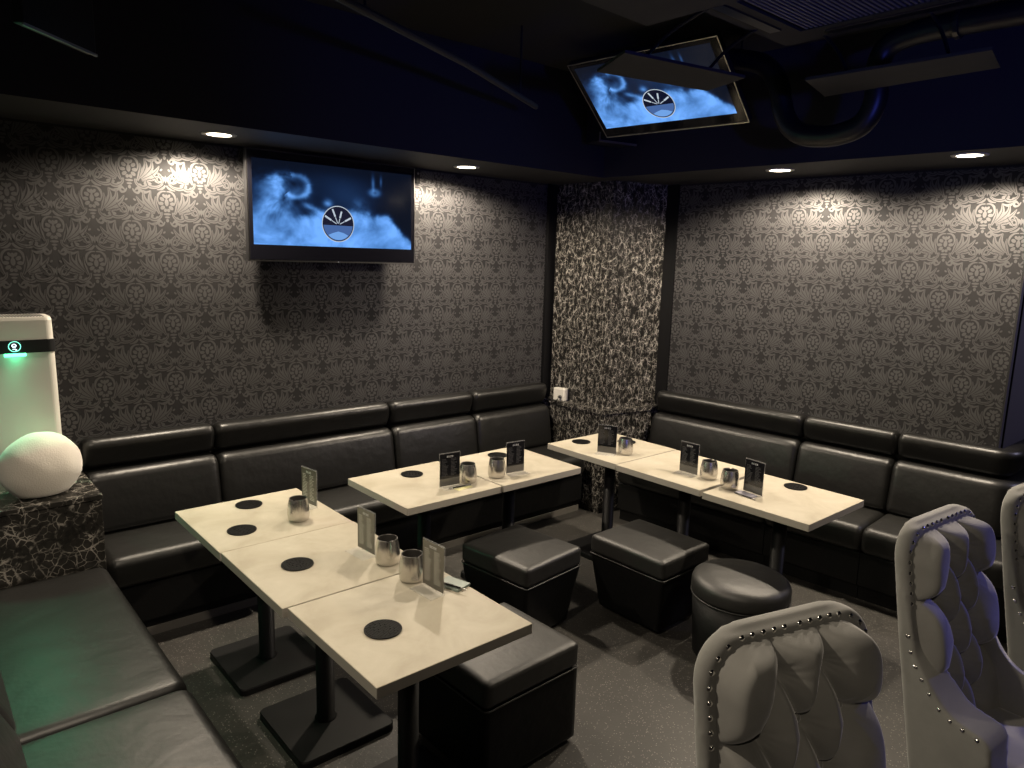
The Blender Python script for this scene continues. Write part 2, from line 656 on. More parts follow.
w1 = rwall(-.73, .001)
bm = BM()
prism(bm, [(4.085, -.001), (4.092, -.61), w1, rwall(-.001, .001)], .82, ZS - .001)
bmesh.ops.bevel(bm, geom=[e for e in bm.edges if abs(e.verts[0].co.x - 4.092) < .001 and abs(e.verts[1].co.x - 4.092) < .001], offset=.006, segments=2, affect='EDGES')
bmesh.ops.transform(bm, matrix=ML, verts=bm.verts)
link('shaft', bm, MARBLE_COLUMN, col)
w2 = rwall(-.78, .001)
bm = BM()
prism(bm, [(4.015, -.001), (4.03, -.66), w2, rwall(-.001, .001)], 0, .79)
bmesh.ops.transform(bm, matrix=ML, verts=bm.verts)
link('plinth', bm, MARBLE_COLUMN, col)
bm = BM()
prism(bm, [(4.0, -.001), (4.015, -.675), rwall(-.795, .001), rwall(-.001, .001)], .79, .82)
bmesh.ops.transform(bm, matrix=ML, verts=bm.verts)
link('ledge', bm, MARBLE_COLUMN, col)

# white adapter box with its plug, on the ledge
ad = thing('power_adapter', 'small white power adapter box standing on the column ledge', 'adapter', (4.048, -.19, .82), R(8))
boxo('case', WHITE_PLASTIC, ad, -.028, .03, -.055, .055, 0, .10, bev=.006, smooth=False)
bm = BM()
tube(bm, [(-.028, -.02, .035), (-.05, -.02, .035)], .012)
tube(bm, smooth_path([(-.05, -.02, .035), (-.062, -.02, .02), (-.06, .01, .004), (-.04, .09, .004)], 5), .0035, 8)
link('plug', bm, BLACK_PLASTIC, ad, True)['label'] = 'black plug and cord'

# ------------------------------------------------------------------ banquette benches
def bench(name, label, path, ends=(True, True), group='black leather banquette benches', extra=0., rake=0.):
    """path: list of (x,y,nx,ny) along the wall"""
    x0, y0 = path[0][0], path[0][1]
    loc = (x0, y0, 0)
    t = thing(name, label, 'bench', loc, 0, group)
    P = [(x - x0, y - y0, nx, ny) for x, y, nx, ny in path]

    def base(i):
        return rrect(.004, .535 + extra, .09, .30, .012)

    def toe(i):
        return rrect(.004, .50 + extra, .0, .09, .004)

    def seat(i):
        return rrect(.004, .572 + extra - i, .30 + i * .3, .462 - i, .045)

    def back(i):
        pr_ = rrect(.004, .155 - i, .462, .785 - i, .045)
        return [(d + ((.05 + extra * .45) * (.785 - z) / .323 if d > .08 else 0), z) for d, z in pr_]

    def head(i):
        pr_ = rrect(.004, .135 - i, .785 + i * .6, .955 - i, .05)
        return [(d - (.040 * (1 - (z - .785) / .17) if d > .07 else 0), z) for d, z in pr_]

    for nm, pf, pin, m in (('plinth', toe, False, LEATHER_DULL), ('base', base, False, LEATHER_DULL), ('seat', seat, True, SEAT_LEATHER),
                           ('backrest', back, True, LEATHER), ('headrest', head, True, LEATHER)):
        bm = BM()
        sweep(bm, P, pf, .04, ends[0] and pin, ends[1] and pin)
        link(nm, bm, m, t, True)
    for ch in t.children:
        if ch.name.split('.')[0] in ('plinth', 'base'):
            for p in ch.data.polygons:
                p.use_smooth = False
    return t


def line_path(p0, p1, nrm, trim=.002):
    L_ = math.hypot(p1[0] - p0[0], p1[1] - p0[1])
    dx, dy = (p1[0] - p0[0]) / L_, (p1[1] - p0[1]) / L_
    return [(p0[0] + dx * (trim + s), p0[1] + dy * (trim + s), *nrm) for s in straight(L_ - 2 * trim)]


xs = [.685, 1.357, 2.512, 3.221, 3.975]
lab = ['black leather bench section tucked beside the marble box under the patterned wall',
       'long black leather bench section under the wall-mounted television',
       'black leather bench section behind the left half of the two-table row',
       'black leather bench section next to the marble column, left of it']
for k in range(4):
    bench('banquette_bench', lab[k], line_path((xs[k], 0), (xs[k + 1], 0), (0, -1)))

rn = (-CW, -SW_)
ys = [-.80, -1.96, -2.545]
lab = ['long black leather bench section right of the marble column, behind the three-table row',
       'black leather bench section behind the far-right end of the three-table row']
for k in range(2):
    bench('banquette_bench', lab[k], line_path(rwall(ys[k]), rwall(ys[k + 1]), rn))
# last section wraps the outer corner of the wall
pA, pB = rwall(ys[2]), (XE, YE)
L_ = math.hypot(pB[0] - pA[0], pB[1] - pA[1])
dx, dy = (pB[0] - pA[0]) / L_, (pB[1] - pA[1]) / L_
path = [(pA[0] + dx * s, pA[1] + dy * s, *rn) for s in [.002 + q for q in straight(L_ - .03)[:-7]]]
for k in range(13):
    a_ = PI + WA + (PI / 2 - WA) * k / 12
    path.append((XE + .0004 * k, YE - .0004 * k, math.cos(a_), math.sin(a_)))
path += [(XE + .02 + 1.3 * k / 12, YE, 0, -1) for k in range(13)]
bench('banquette_bench', 'black leather bench section curving round the outer wall corner behind the grey chairs', path, (True, False))

# left bench, facing the room, runs toward the camera
bench('banquette_bench', 'near black leather bench cushion at the lower left, farther one with the green glow', line_path((XL + .02, -1.806), (XL + .02, -.572), (1, 0)), extra=.202, rake=.09)
bench('banquette_bench', 'nearest black leather bench cushion in the bottom left corner', line_path((XL + .02, -3.05), (XL + .02, -1.806), (1, 0)), extra=.202, rake=.09)
structure(boxo('baseboard_left', TRIM_BLACK, None, XL, XL + .018, -3.05, -.56, 0, .46))

# pale strip along the foot of the benches
structure(boxo('baseboard_back', mat('grey_base_strip', (.12, .112, .10), .5), None, .70, 3.97, -.512, -.503, 0, .045))

# ------------------------------------------------------------------ marble box, purifier, cushion
mb = thing('marble_box', 'black veined marble box in the left corner beside the leather bench', 'box', (.34, -.29, 0))
boxo('body', MARBLE, mb, -.44, .337, -.272, .275, 0, .775, bev=.004)
boxo('top_slab', MARBLE, mb, -.445, .341, -.279, .278, .775, .80, bev=.003)

pf = thing('air_purifier', 'tall white air purifier with black band and green light on the marble box', 'air purifier', (.425, -.16, .80))
bm = BM()
pr0 = rrect(-.172, .160, -.105, .105, .03, 6)
lv = [(0, 1.0), (.01, 1.02), (.60, 1.0), (.792, .985), (.806, .955)]
rings = [[bm.verts.new((x * s, y * s, z)) for x, y in pr0] for z, s in lv]
for a_, b2 in zip(rings, rings[1:]):
    for k in range(len(pr0)):
        k2 = (k + 1) % len(pr0)
        bm.faces.new((a_[k], a_[k2], b2[k2], b2[k]))
bm.faces.new(rings[0][::-1])
bm.faces.new(rings[-1])
link('body', bm, WHITE_PLASTIC, pf)
bm = BM()
rings = [[bm.verts.new((x * s, y * s, z)) for x, y in pr0] for z, s in ((.642, 1.015), (.642, 1.024), (.702, 1.022), (.702, 1.01))]
for a_, b2 in zip(rings, rings[1:]):
    for k in range(len(pr0)):
        k2 = (k + 1) % len(pr0)
        bm.faces.new((a_[k], a_[k2], b2[k2], b2[k]))
bd = link('control_band', bm, BLACK_PLASTIC, pf)
GREEN_GLOW = mat('green_indicator', (.1, .8, .4), .4, emit=(.10, 1., .45), estr=5.)
TEAL_GLOW = mat('teal_dial_ring', (.1, .8, .6), .4, emit=(.30, .95, .72), estr=1.6)
WHITE_GLOW = mat('white_dial_digit', (.9, .9, .9), .4, emit=(.75, .85, 1.), estr=1.6)


def ring_xz(bm, cx, cz, y, r0, r1, n=28):
    a_ = [(bm.verts.new((cx + r0 * math.cos(2 * PI * k / n), y, cz + r0 * math.sin(2 * PI * k / n))),
           bm.verts.new((cx + r1 * math.cos(2 * PI * k / n), y, cz + r1 * math.sin(2 * PI * k / n)))) for k in range(n)]
    for k in range(n):
        bm.faces.new((a_[k][0], a_[(k + 1) % n][0], a_[(k + 1) % n][1], a_[k][1]))


yb = -.1085
bm = BM()
ring_xz(bm, 0, .674, yb - .001, .0215, .0245)
link('dial_ring', bm, TEAL_GLOW, bd)
bm = BM()
ring_xz(bm, -.002, .678, yb - .001, .0045, .0095, 16)
box(bm, -.009, .004, yb - .0015, yb - .0005, .661, .664)
box(bm, .002, .008, yb - .0015, yb - .0005, .656, .662)
link('dial_digits', bm, WHITE_GLOW, bd)
boxo('indicator_bar', GREEN_GLOW, pf, -.042, .042, -.1095, -.104, .628, .6415, bev=.002)
bm = BM()
for k in range(22):
    x = -.13 + k * .012
    box(bm, x, x + .006, -.075, .075, .8055, .8075)
link('vent', bm, BLACK_PLASTIC, pf)

cu = BM()
NU, NV = 40, 22
grid = []
for j in range(NV + 1):
    th = PI * j / NV
    row = []
    for i in range(NU):
        ph = 2 * PI * i / NU
        rr_ = math.sin(th)
        p = Vector((.168 * rr_ * math.cos(ph), .120 * rr_ * math.sin(ph), .160 * math.cos(th)))
        nz = noise.noise(p * 14) * .004
        p *= 1 + nz / .13
        if p.z < -.125:
            p.z = -.125 + (p.z + .125) * .25
        row.append(cu.verts.new(p))
    grid.append(row)
for j in range(NV):
    for i in range(NU):
        try:
            cu.faces.new((grid[j][i], grid[j + 1][i], grid[j + 1][(i + 1) % NU], grid[j][(i + 1) % NU]))
        except ValueError:
            pass
t = thing('cushion', 'plain round white plush cushion on the marble box before the air purifier', 'cushion', (.470, -.415, .934), R(12))
link('cover', cu, WHITE_PLUSH, t, True)
# ------------------------------------------------------------------ tables
TH = .729


def make_table(label):
    t = thing('dining_table', label, 'table', (0, 0, 0), 0, 'square cream tables pushed into rows')
    bm = BM()
    box(bm, -.2985, .2985, -.2985, .2985, TH - .037, TH, bev=.0015, seg=1)
    for f in bm.faces:
        if abs(f.normal.z) < .5:
            f.material_index = 1
    for f in bm.faces:
        f.normal_update()
        f.material_index = 1 if abs(f.normal.z) < .5 else 0
    link('tabletop', bm, [LAM, LAM_EDGE], t)
    bm = BM()
    lathe(bm, [(0, .032), (.045, .032), (.045, .036), (.037, .042), (.037, TH - .045), (.0, TH - .045)], 28)
    link('pole', bm, BLACK_METAL, t, True)
    bm = BM()
    pts_ = rrect(-.205, .205, -.215, .215, .03, 6)
    lv_ = [(0, 1), (.026, 1), (.032, .985)]
    rg = [[bm.verts.new((x * s, y * s, z)) for x, y in pts_] for z, s in lv_]
    for a_, b2 in zip(rg, rg[1:]):
        for k in range(len(pts_)):
            k2 = (k + 1) % len(pts_)
            bm.faces.new((a_[k], a_[k2], b2[k2], b2[k]))
    bm.faces.new(rg[0][::-1])
    bm.faces.new(rg[-1])
    link('base_plate', bm, BLACK_METAL, t)
    boxo('top_bracket', BLACK_METAL, t, -.12, .12, -.12, .12, TH - .045, TH - .0372)
    return t


spots = [
    ((1.226, -1.098, 0), 'cream square table at the bench end of the left row, with two black coasters'),
    ((1.230, -1.697, 0), 'cream square table in the middle of the left row'),
    ((1.246, -2.300, 0), 'nearest cream square table, at the camera end of the left row'),
    ((2.113, -1.108, 0), 'left cream square table of the two-table row below the television wall'),
    ((2.713, -1.120, .004), 'right cream square table of the two-table row below the television wall'),
    ((3.543, -1.186, 0), 'cream square table against the marble column, farthest of the right row'),
    ((3.535, -1.792, 0), 'middle cream square table of the right row'),
    ((3.517, -2.416, .0), 'cream square table at the near end of the right row, by the round stool'),
]
tb = None
for p, l in spots:
    if tb is None:
        tb = make_table(l)
        tb.location = p
    else:
        dup(tb, p, 0, l)
for o in [q for q in bpy.data.objects if q.name.startswith('dining_table')]:
    pass

# ------------------------------------------------------------------ coasters
bm = BM()
lathe(bm, [(0, 0), (.060, 0), (.062, .002), (.062, .005), (.058, .0058), (.056, .004), (0, .004)], 40)
for k in range(-5, 6):
    y = k * .0098
    h = math.sqrt(max(0, .056 ** 2 - y * y))
    segs_ = [(-h, -h * .28), (-h * .2, h * .34), (h * .42, h)] if k % 2 else [(-h, -h * .5), (-h * .42, h * .15), (h * .23, h)]
    for a_, b2 in segs_:
        box(bm, a_, b2, y - .003, y + .003, .0035, .0062)
co = link('coaster', bm, BLACK_RUBBER)
cpos = [((1.233, -.911), 'black round ridged coaster nearest the bench on the left row'),
        ((1.086, -1.213), 'black round coaster near the seam of the first left-row table'),
        ((1.125, -1.690), 'black round coaster on the middle table of the left row'),
        ((1.128, -2.330), 'black round coaster on the nearest table, lowest in the photo'),
        ((2.137, -.949), 'black round coaster left of the menu stand on the two-table row'),
        ((2.772, -.935), 'black round coaster behind the right steel cup of the two-table row'),
        ((3.459, -.990), 'black round coaster at the left tip of the right row by the column'),
        ((3.715, -1.169), 'black round coaster half hidden behind the steel cup by the column'),
        ((3.725, -2.378), 'black round coaster at the near right end of the right row')]
for k, (p, l) in enumerate(cpos):
    o = co if k == 0 else co.copy()
    if k:
        COL.objects.link(o)
    dz = .004 if k == 5 else 0
    o.location = (*p, TH + .0003 + dz)
    o.rotation_euler = (0, 0, R(8 + 5 * k))
    tag(o, l, 'coaster', 'black coasters on the tables')

# ------------------------------------------------------------------ steel cups
def make_cup(label):
    t = thing('steel_cup', label, 'cup', (0, 0, 0), 0, 'steel cups on the tables')
    bm = BM()
    prof = [(0, 0), (.040, 0), (.0445, .003), (.0475, .012), (.0495, .032), (.0490, .052), (.0455, .080), (.0415, .098), (.0405, .104)]
    rg = lathe(bm, prof, 40)
    for k, v_ in enumerate(rg[-1]):                     # a rest notch in the rim
        a_ = abs(((k - 24 + 20) % 40) - 20)
        if a_ <= 0:
            v_.co.z -= .007
    link('body', bm, STEEL, t, True)
    bm = BM()
    rg = lathe(bm, [(.0405, .104), (.0385, .1045), (.0385, .1), (.0425, .075), (.045, .03), (0, .02)], 40)
    for r_ in rg[:3]:
        for k, v_ in enumerate(r_):
            a_ = abs(((k - 24 + 20) % 40) - 20)
            if a_ <= 0:
                v_.co.z -= .007
    link('inside', bm, STEEL_IN, t, True)['label'] = 'dark hollow inside'
    return t


cups = [((1.338, -1.235), 'brushed steel cup on the first table of the left row'),
        ((1.414, -1.885), 'brushed steel cup right of the menu stand on the middle left table'),
        ((1.408, -2.070), 'brushed steel cup left of the menu stand on the nearest table'),
        ((2.308, -1.238), 'steel cup beside the menu stand with a pen, on the two-table row'),
        ((2.488, -1.268), 'steel cup left of the second menu stand on the two-table row'),
        ((3.473, -1.362), 'steel cup on the right row by the marble column'),
        ((3.463, -1.990), 'steel cup right of the stand on the middle of the right row'),
        ((3.400, -2.165), 'steel cup left of the stand nearest the right row end')]
c0 = None
for k, (p, l) in enumerate(cups):
    if c0 is None:
        c0 = make_cup(l)
        c0.location = (*p, TH + .0003)
        c0.rotation_euler = (0, 0, 0)
    else:
        dup(c0, (*p, TH + .0003 + (.004 if k == 4 else 0)), R(25 * k), l)


# ------------------------------------------------------------------ menu stands
def make_stand(label, pale):
    """upright clear holder on a flat foot; local x along the sheet, printed face to -y"""
    t = thing('menu_stand', label, 'menu stand', (0, 0, 0), 0, 'menu stands on the tables')
    bm = BM()
    box(bm, -.063, .063, -.002, .002, .0, .184)
    box(bm, -.063, .063, -.062, -.002, 0, .003)
    link('holder', bm, ACRYL, t)['label'] = 'clear acrylic holder'
    bm = BM()
    box(bm, -.061, .061, -.0035, -.0022, .044 if not pale else .008, .180)
    cd = link('menu_card', bm, CARD_GREY if pale else CARD, t)
    if not pale:
        boxo('reflection_band', CARD_REFLECT, t, -.061, .061, -.0035, -.0022, .004, .0435)  # the table's reflection in the clear foot, put in as grey
    bm = BM()
    # four small glyphs of the heading
    for g in range(4):
        x = -.021 + g * .011
        box(bm, x, x + .008, -.0041, -.0036, .1655, .1672)
        box(bm, x + (.001 if g % 2 else .003), x + (.003 if g % 2 else .005), -.0041, -.0036, .159, .1690)
        box(bm, x, x + .008, -.0041, -.0036, .1600, .1615)
    link('heading', bm, PRINT, cd)
    bm = BM()
    rnd = random.Random(3)
    z = .149
    while z > (.052 if not pale else .026):
        for x in (-.050, .006):
            w = rnd.uniform(.020, .040)
            box(bm, x, x + w, -.0040, -.0036, z, z + .0026)
        z -= .0075
    link('menu_lines', bm, PRINT_PALE if pale else PRINT_DIM, cd)
    return t


st = [((1.4655, -1.082), -82, 1, 'menu stand on the first table of the left row, seen almost edge-on'),
      ((1.4005, -1.745), -86, 1, 'smoky grey menu stand on the middle table of the left row'),
      ((1.423, -2.192), -86.5, 1, 'smoky grey menu stand on the nearest table, beside the green pad'),
      ((2.187, -1.236), -5.5, 0, 'black menu stand with a pen at its foot, on the two-table row'),
      ((2.622, -1.268), -6, 0, 'black menu stand on the right table of the two-table row'),
      ((3.387, -1.283), -63, 0, 'black menu stand in front of the marble column, farthest one'),
      ((3.453, -1.860), -89, 0, 'black menu stand on the middle table of the right row'),
      ((3.423, -2.295), -98, 0, 'black menu stand on the near end table of the right row')]
pro = {}
for k, (p, a_, pale, l) in enumerate(st):
    z = TH + .0003 + (.004 if k == 4 else 0)
    if pale not in pro:
        pro[pale] = make_stand(l, pale)
        o = pro[pale]
        o.location, o.rotation_euler = (*p, z), (0, 0, R(a_))
    else:
        o = dup(pro[pale], (*p, z), R(a_), l)

# writing things
def flat(name, label, cat, p, rz, m, w, d, h):
    bm = BM()
    box(bm, -w / 2, w / 2, -d / 2, d / 2, 0, h, bev=min(.001, h * .3), seg=1)
    o = link(name, bm, m)
    o.location = (*p, TH + .0003)
    o.rotation_euler = (0, 0, rz)
    return tag(o, label, cat)


def pen(label, p, rz, z=.0):
    t = thing('pen', label, 'pen', (*p, TH + .0045 + z), rz)
    bm = BM()
    tube(bm, [(-.070, 0, 0), (-.068, 0, 0), (.045, 0, 0)], [.0025, .004, .004], 10)
    link('barrel', bm, BLACK_PLASTIC, t, True)
    bm = BM()
    tube(bm, [(.045, 0, 0), (.066, 0, 0), (.072, 0, 0)], [.004, .003, .0008], 10)
    link('tip', bm, SILVER, t, True)
    return t


flat('note_pad', 'pale green note pad behind the menu stand on the nearest table', 'note pad', (1.502, -2.205), R(15), PAPER_GREEN, .075, .105, .010)
pen('black pen lying on the pale green note pad', (1.478, -2.225), R(-72), .0105)
flat('note_slip', 'pale yellow paper slip at the foot of the black menu stand', 'paper slip', (2.225, -1.305), R(4), PAPER_YELLOW, .10, .05, .0012)
pen('black and white pen on the yellow slip before the black menu stand', (2.215, -1.292), R(176), .0015)
flat('note_pad', 'grey lilac note pad leaning toward the steel cup on the near right table', 'note pad', (3.372, -2.285), R(-96), PAPER_LILAC, .105, .05, .008)
pen('black pen beside the grey lilac note pad on the right row', (3.338, -2.300), R(-98), 0)

# ------------------------------------------------------------------ box ottomans and the round stool
def make_ottoman(label, sx, sy, taper, loc, rz):
    t = thing('ottoman', label, 'ottoman', loc, rz, 'black box ottomans')
    bm = BM()
    cushion(bm, -sx / 2, sx / 2, -sy / 2, sy / 2, .335, .438, .022, .010, 16)
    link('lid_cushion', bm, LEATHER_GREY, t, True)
    bm = BM()
    cushion(bm, -sx / 2 + .004, sx / 2 - .004, -sy / 2 + .004, sy / 2 - .004, .02, .332, .008, 0, 12, taper)
    link('body', bm, LEATHER_DULL, t, True)
    bm = BM()
    pr_ = rrect(-sx / 2 - .001, sx / 2 + .001, -sy / 2 - .001, sy / 2 + .001, .02, 4)
    tube(bm, [(x, y, .334) for x, y in pr_ + pr_[:1]], .0032, 6, False)
    link('piping', bm, LEATHER_GREY, t, True)
    for ax in (-1, 1):
        for ay in (-1, 1):
            bm = BM()
            lathe(bm, [(0, 0), (.016, 0), (.016, .022), (0, .022)], 12, ax * (sx / 2 - .06 - taper), ay * (sy / 2 - .06 - taper))
            link('foot', bm, BLACK_PLASTIC, t)
    return t


make_ottoman('black leather box ottoman in front of the two-table row', .44, .475, .045, (2.438, -1.549, 0), R(6))
make_ottoman('black leather box ottoman between the other box and the round stool', .425, .50, .045, (3.062, -1.912, 0), R(1))
make_ottoman('nearest black leather box ottoman, half under the nearest table', .487, .46, .0, (1.722, -2.205, 0), R(1))

rs = thing('round_stool', 'round black leather stool beside the right row of tables', 'stool', (3.062, -2.478, 0))
bm = BM()
lathe(bm, [(0, .335), (.222, .335), (.233, .342), (.237, .36), (.236, .395), (.228, .415), (.205, .430), (.15, .440), (.08, .444), (0, .445)], 48)
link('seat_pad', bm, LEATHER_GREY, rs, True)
bm = BM()
lathe(bm, [(0, .015), (.205, .015), (.21, .02), (.23, .332), (.0, .332)], 48)
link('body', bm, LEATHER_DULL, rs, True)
bm = BM()
tube(bm, [(.2345 * math.cos(2 * PI * k / 48), .2345 * math.sin(2 * PI * k / 48), .335) for k in range(49)], .0035, 6, False)
link('piping', bm, LEATHER_GREY, rs, True)
for k in range(4):
    bm = BM()
    lathe(bm, [(0, 0), (.016, 0), (.016, .018), (0, .018)], 12, .15 * math.cos(PI / 4 + k * PI / 2), .15 * math.sin(PI / 4 + k * PI / 2))
    link('foot', bm, BLACK_PLASTIC, rs)


# ------------------------------------------------------------------ tufted velvet chairs (facing local -y)
HW, TOPZ = .264, 1.135


def lean(z):
    return .17 * (z - .45)


def hw_at(z, hw, top, rc):
    """half-width of the back outline at height z: rounded shoulders under a shallow arch"""
    side = hw - .02 * max(0, (.8 - z)) / .5
    if z <= top - rc:
        return side
    q = min(1., (z - (top - rc)) / rc)
    return side - rc * 1.1 * (1 - (max(0., 1 - q ** 2.5)) ** .5)


ARM = [(.93, .040), (.85, .050), (.757, .056), (.724, .066), (.69, .082), (.66, .097), (.633, .113), (.605, .138), (.588, .170), (.580, .205), (.572, .236)]


def build_shell():
    bm = BM()
    # back slab as stacked slices
    zs = [.20 + (TOPZ - .20) * (1 - (1 - k / 44.) ** 1.6) for k in range(45)]
    rings = []
    for z in zs:
        h = hw_at(z, HW, TOPZ, .12)
        dome = 1. if z < TOPZ - .012 else .55
        rings.append([bm.verts.new((x, y + lean(z), z)) for x, y in rrect(-h, h, -.05 * dome, .0, .022, 4)])
    for a_, b2 in zip(rings, rings[1:]):
        for k in range(len(a_)):
            k2 = (k + 1) % len(a_)
            bm.faces.new((a_[k], a_[k2], b2[k2], b2[k]))
    bm.faces.new(rings[0][::-1])
    bm.faces.new(rings[-1])
    # side panels that sweep forward into low arms
    prof = smooth_path([(-y, z, 0) for z, y in ARM] + [(-.252, .55, 0), (-.250, .50, 0), (-.240, .20, 0)], 3)
    pl = [(p.x, p.y) for p in prof]
    for s in (-1, 1):
        for (xa, xb, insd) in ((HW - .052, HW, 0), ):
            L0, R0 = [], []
            outline = [(p[0] + lean(p[1]), p[1]) for p in pl] + [(-.01 + lean(.20), .20), (-.01 + lean(.93), .93)]
            for (y, z) in outline:
                wv = .02 * max(0, (.8 - z)) / .5
                thick = .045 + .045 * max(0, min(1, (.80 - z) / .15)) * (1 if z < .8 else 0)
                L0.append(bm.verts.new((s * (HW - wv), y, z)))
                R0.append(bm.verts.new((s * (HW - wv - thick), y - .02 * min(1, max(0, (.8 - z) / .12)), z + (.035 * min(1, max(0, (.8 - z) / .12)) if z > .5 else 0))))
            n_ = len(outline)
            bm.faces.new(L0)
            bm.faces.new(R0[::-1])
            for k in range(n_):
                k2 = (k + 1) % n_
                bm.faces.new((L0[k], R0[k], R0[k2], L0[k2]))
    # seat frame
    box(bm, -HW + .04, HW - .04, -.50, -.07, .20, .36, bev=.02, seg=3)
    o = link('shell', bm, VELVET, None, True, weld=False)
    md = o.modifiers.new('remesh', 'REMESH')
    md.mode = 'VOXEL'
    md.voxel_size = .006
    md.use_smooth_shade = True
    sm = o.modifiers.new('smooth', 'SMOOTH')
    sm.factor = .5
    sm.iterations = 10
    return o


ROWS = [(1.030, (-.066, .066)), (.905, (-.135, 0, .135)), (.780, (-.066, .066)), (.655, (-.135, 0, .135)), (.53, (-.066, .066))]
BUTTONS = [(x, z) for z, xs_ in ROWS for x in xs_]
FOLDS = [((x * 1.15, 1.14), (x, 1.030)) for x in (-.066, .066)]
for (za, xa), (zb, xb) in zip(ROWS, ROWS[1:]):
    for x in xa:
        for y in xb:
            if abs(x - y) < .09:
                FOLDS.append(((x, za), (y, zb)))
for z, xs_ in ROWS:
    if len(xs_) == 3:
        FOLDS += [((-.135, z), (-.27, z + .004)), ((.135, z), (.27, z + .004))]


def seg_d(p, a_, b2):
    ax, az = a_
    bx_, bz = b2
    dx_, dz_ = bx_ - ax, bz - az
    t_ = max(0, min(1, ((p[0] - ax) * dx_ + (p[1] - az) * dz_) / (dx_ * dx_ + dz_ * dz_)))
    return math.hypot(p[0] - ax - t_ * dx_, p[1] - az - t_ * dz_)


PAD_W, PAD_TOP, PAD_Z0 = .232, 1.108, .44


def pad_y(x, z):
    h = hw_at(z, PAD_W, PAD_TOP, .10)
    if abs(x) > h:
        x = math.copysign(h, x)
    dedge = min(h - abs(x), (PAD_TOP - z))
    # distance to the nearest crease, eased into a plump pillow
    df = min(seg_d((x, z), a_, b2) for a_, b2 in FOLDS)
    db = min(math.hypot(x - bx_, z - bz) for bx_, bz in BUTTONS)
    plump = (1 - math.exp(-df / .026)) * 1.05 * (1 - .62 * math.exp(-(db / .036) ** 2))
    rim = 1 - math.exp(-max(0, dedge) / .009)
    hgt = (.018 + .062 * plump) * rim - .022 * math.exp(-(db / .020) ** 2) * rim
    nb = min(BUTTONS, key=lambda q: math.hypot(x - q[0], z - q[1]))
    wr = .0011 * math.sin(13 * math.atan2(z - nb[1], x - nb[0])) * math.exp(-abs(db - .028) / .016) * rim
    return -.042 + lean(z) - hgt - wr


def build_pad():
    bm = BM()
    NX, NZ = 150, 170
    g = []
    for j in range(NZ + 1):
        q = j / NZ
        z = PAD_Z0 + (PAD_TOP - PAD_Z0) * (1 - (1 - q) ** 1.25)
        h = max(.002, hw_at(z, PAD_W, PAD_TOP, .10))
        us = [math.copysign(abs(-1 + 2 * i / NX) ** .8, -1 + 2 * i / NX) for i in range(NX + 1)]
        g.append([bm.verts.new((h * q_, pad_y(h * q_, z), z)) for q_ in us])
    for j in range(NZ):
        for i in range(NX):
            bm.faces.new((g[j][i], g[j][i + 1], g[j + 1][i + 1], g[j + 1][i]))
    return link('tufted_backrest', bm, VELVET, None, True)


SHELL, PAD = build_shell(), build_pad()
bm = BM()
cushion(bm, -.185, .185, -.53, -.06, .36, .475, .035, .022, 14)
SEAT = link('seat_cushion', bm, VELVET, None, True)
bm = BM()
lathe(bm, [(0, -.001), (.0078, -.001), (.0074, .0012), (.0048, .0032), (0, .0040)], 12)
NAIL = bm
me_nail = bpy.data.meshes.new('nail_head')
bm.to_mesh(me_nail)
bm.free()
me_nail.materials.append(CHROME)
bm = BM()
lathe(bm, [(0, 0), (.014, .0), (.0145, .006), (.010, .012), (0, .014)], 16)
me_button = bpy.data.meshes.new('button')
bm.to_mesh(me_button)
bm.free()
me_button.materials.append(VELVET)
for me in (me_nail, me_button):
    for p in me.polygons:
        p.use_smooth = True
bm = BM()
tube(bm, [(0, 0, 0), (0, 0, .215)], [.014, .022], 12)
me_leg = bpy.data.meshes.new('leg')
bm.to_mesh(me_leg)
bm.free()
me_leg.materials.append(WOOD_LEG)


def nail_places():
    out = []
    # up the right rim, over the top, down the left rim; then along each arm
    path_ = []
    z = .90
    while z < TOPZ - .002:
        path_.append((hw_at(z, HW - .019, TOPZ - .015, .11), z))
        z += .002
    path_ = [p for p in path_ if p[1] <= TOPZ - .016]
    xl = path_[-1][0]
    k = xl
    while k > 0:
        path_.append((k, TOPZ - .0155))
        k -= .002
    acc, last = 0, path_[0]
    pts_ = [path_[0]]
    for p in path_[1:]:
        acc += math.hypot(p[0] - last[0], p[1] - last[1])
        last = p
        if acc > .031:
            pts_.append(p)
            acc = 0
    for x, z in pts_:
        out += [(Vector((s * x, lean(z) - .0485, z)), Vector((0, -1, .12))) for s in ((1, -1) if x > .008 else (1,))]
    arm = smooth_path([(z, -y, 0) for z, y in ARM[1:]], 4)
    acc, last = 0, arm[0]
    for p in arm[1:]:
        acc += (p - last).length
        last = p
        if acc > .036:
            acc = 0
            z, y = p.x, p.y + lean(p.x)
            wv = .02 * max(0, (.8 - z)) / .5
            out += [(Vector((s * (HW - wv - .002), y + .012, z - .006)), Vector((s * 1., -.35, .25))) for s in (1, -1)]
    return out


NAILS = nail_places()


